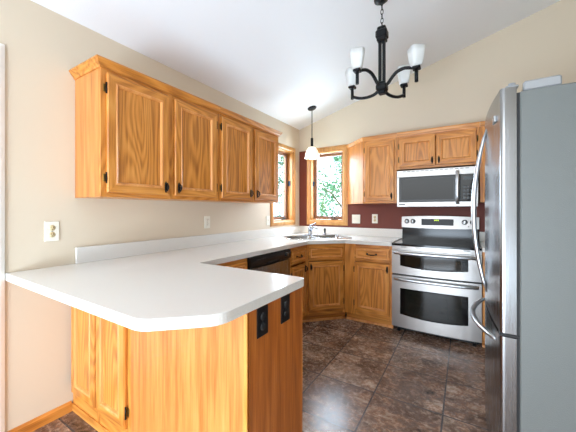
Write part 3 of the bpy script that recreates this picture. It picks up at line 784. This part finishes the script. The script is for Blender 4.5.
while z < zc-.03:
    lp = []
    for j in range(13):
        a_ = 2*PI*j/12; dx, dz = .0095*math.cos(a_), .021*math.sin(a_)
        lp.append((dx if i % 2 else 0, 0 if i % 2 else dx, Z(z+.017)+dz))
    b.tube(lp, .0028, I, 6, cap=False); z += .034; i += 1
b.build('chain', r)
tilt = math.atan(.287)
Mt = Matrix.Translation((0, 0, Z(zc)-.0015)) @ Matrix.Rotation(-tilt, 4, 'Y')
b = MB(); b.lathe((0, 0, 0), [(.001, 0), (.062, 0), (.062, -.008), (.05, -.02), (.016, -.032), (.001, -.033)], I, 28); b.bm.transform(Mt); b.build('ceiling_canopy', r)

QX, QY = .425, -.425
zc = cz(QX)
r = thing('pendant_lamp', 'small pendant lamp with white bell shade above the sink', 'pendant lamp', (QX, QY, 1.91))
Z = lambda z: z-1.91
b = MB(); b.lathe((0, 0, 0), [(.001, 0), (.058, 0), (.058, -.006), (.05, -.014), (.014, -.020), (.001, -.021)], I, 28); b.bm.transform(Matrix.Translation((0, 0, Z(zc)-.0015)) @ Matrix.Rotation(-tilt, 4, 'Y')); b.build('ceiling_canopy', r)
b = MB(); b.cyl((0, 0, Z(2.17)), (0, 0, Z(zc)-.012), .0055, I, 8); b.build('rod', r)
b = MB(); b.lathe((0, 0, 0), [(.001, Z(2.178)), (.014, Z(2.175)), (.017, Z(2.165)), (.017, Z(2.075)), (.021, Z(2.068)), (.021, Z(2.055)), (.001, Z(2.055))], I, 16); b.build('socket', r)
b = MB(); b.lathe((0, 0, 0), [(.022, Z(2.061)), (.045, Z(2.052)), (.068, Z(2.02)), (.084, Z(1.975)), (.094, Z(1.915)), (.0905, Z(1.915)), (.080, Z(1.975)), (.064, Z(2.016)), (.043, Z(2.046)), (.02, Z(2.054))], 'shade_lit', 28); b.build('glass_shade', r)
ld = bpy.data.lights.new('pendant_bulb', 'POINT'); ld.energy = 6; ld.color = (1, .85, .62); ld.shadow_soft_size = .03
lo = bpy.data.objects.new('pendant_bulb', ld); COL.objects.link(lo); lo.parent = r; lo.location = (0, 0, Z(1.965))

# ------------------------------------------------------------------ outlets and switches (local: plate in xz plane facing -y)
def plate(name, label, cat, loc, rz, w=.072, h=.117, m='plate_white', dev='outlet', devm='plate_almond', group='wall plates', n_=1):
    r = thing(name, label, cat, loc, rz, group); sd = 'dark_gap' if m == 'black_plastic' else 'slot_dark'
    b = MB(); b.box((-w/2, -.006, -h/2), (w/2, 0, h/2), m, .0025); b.build('plate', r)
    if dev == 'outlet':
        for zc in (-.020, .020):
            b = MB(); b.lathe((0, -.0055, zc), [(.0165, 0), (.0165, .0025), (.001, .0025)], devm, 18, 'y')
            for s in (-1, 1): b.box((s*.006-.0012, -.0085, zc-.001), (s*.006+.0012, -.0078, zc+.008), sd)
            b.cyl((0, -.0085, zc-.008), (0, -.0078, zc-.008), .0024, sd, 8); b.build('receptacle', r)
        b = MB(); b.lathe((0, -.006, 0), [(.003, 0), (.003, .0012), (.001, .0016)], sd, 8, 'y'); b.build('screw', r)
    else:
        for i in range(n_):
            x = (i-(n_-1)/2)*.046
            b = MB(); b.box((x-.012, -.0075, -.024), (x+.012, -.005, .024), devm, .001); b.box((x-.005, -.017, .0), (x+.005, -.006, .012), devm, .002); b.build('switch', r)
    return r
plate('wall_outlet', 'white outlet plate on the beige wall near the end of the peninsula', 'outlet', (0, -3.006, 1.126), PI/2)
plate('wall_outlet', 'outlet plate on the left wall halfway along the long backsplash', 'outlet', (0, -1.797, 1.135), PI/2, m='plate_white', devm='plate_white')
plate('light_switch', 'switch plate on the left wall close to the side window', 'switch', (0, -.80, 1.12), PI/2, dev='switch', devm='plate_white')
plate('light_switch', 'wide white double switch plate on the red wall right of the sink window', 'switch', (.866, 0, 1.130), 0, w=.112, dev='switch', devm='plate_white', n_=2)
plate('wall_outlet', 'white outlet plate on the red wall left of the range', 'outlet', (1.113, 0, 1.138), 0, m='plate_white', devm='plate_almond')
plate('peninsula_outlet', 'black outlet plate on the peninsula end, nearer the breakfast side', 'outlet', (PX, -2.806, .812), PI/2, m='black_plastic', devm='dark_gap')
plate('peninsula_outlet', 'black outlet plate on the peninsula end, nearer the kitchen floor', 'outlet', (PX, -2.636, .812), PI/2, m='black_plastic', devm='dark_gap')

# ------------------------------------------------------------------ outside the windows
struct(MB().box((-16, T+.4, -.5), (16, 22, -.4), 'grass').build('ground_back')); struct(MB().box((-16, -9, -.5), (-T-.4, T+.38, -.4), 'grass').build('ground_side'))
def tree(x, y, h, rad, zc, nleaf, mm, label, seed):
    rnd = random.Random(seed)
    r = thing('garden_tree', label, 'tree', (x, y, -.4), 0, 'trees outside the windows')
    b = MB(); b.tube([(0, 0, 0), (.03, .02, h*.3), (-.04, .03, h*.6), (.02, 0, h*.92)], [.10, .085, .06, .02], 'bark', 8)
    for i in range(9):
        a = rnd.uniform(0, 2*PI); z0 = h*rnd.uniform(.25, .75); l_ = rad*rnd.uniform(.5, .95)
        b.tube([(0, 0, z0), (math.cos(a)*l_*.5, math.sin(a)*l_*.5, z0+l_*.35), (math.cos(a)*l_, math.sin(a)*l_, z0+l_*.55)], [.035, .022, .008], 'bark', 5)
    b.build('trunk', r)
    b = MB(); bm = b.bm; mi = b.mi(mm)
    cl = [(rnd.gauss(0, .45)*rad, rnd.gauss(0, .45)*rad, zc+rnd.uniform(-1, 1)*h*.45) for _ in range(46)]
    for i in range(nleaf):
        c_ = cl[i % len(cl)]; p = Vector((c_[0]+rnd.gauss(0, .16), c_[1]+rnd.gauss(0, .16), c_[2]+rnd.gauss(0, .16)))
        if p.z < .1: continue
        q = Matrix.Rotation(rnd.uniform(0, 2*PI), 3, 'Z') @ Matrix.Rotation(rnd.gauss(0, .8), 3, 'X') @ Matrix.Rotation(rnd.gauss(0, .5), 3, 'Y')
        s_ = rnd.uniform(.045, .085)
        vs_ = [bm.verts.new(p + q @ Vector(v)*s_) for v in ((-1, 0, 0), (-.2, -.45, .06), (1, 0, -.1), (-.2, .45, .06))]
        f = bm.faces.new(vs_); f.material_index = mi
    b.build('foliage', r)
tree(-.9, 4.2, 4.6, 1.2, 2.2, 5200, 'leaf_green', 'leafy tree seen through the middle of the sink window', 1)
tree(.6, 9.2, 5.6, 1.6, 2.2, 5200, 'leaf_pale', 'paler tree farther back behind the sink window', 2)
tree(-4.2, 7.0, 5.2, 1.5, 2.0, 5200, 'leaf_deep', 'darker tree toward the left of the sink window view', 3)
tree(-4.0, 2.2, 4.4, 1.3, 2.1, 5200, 'leaf_pale', 'pale tree seen through the side window', 4)
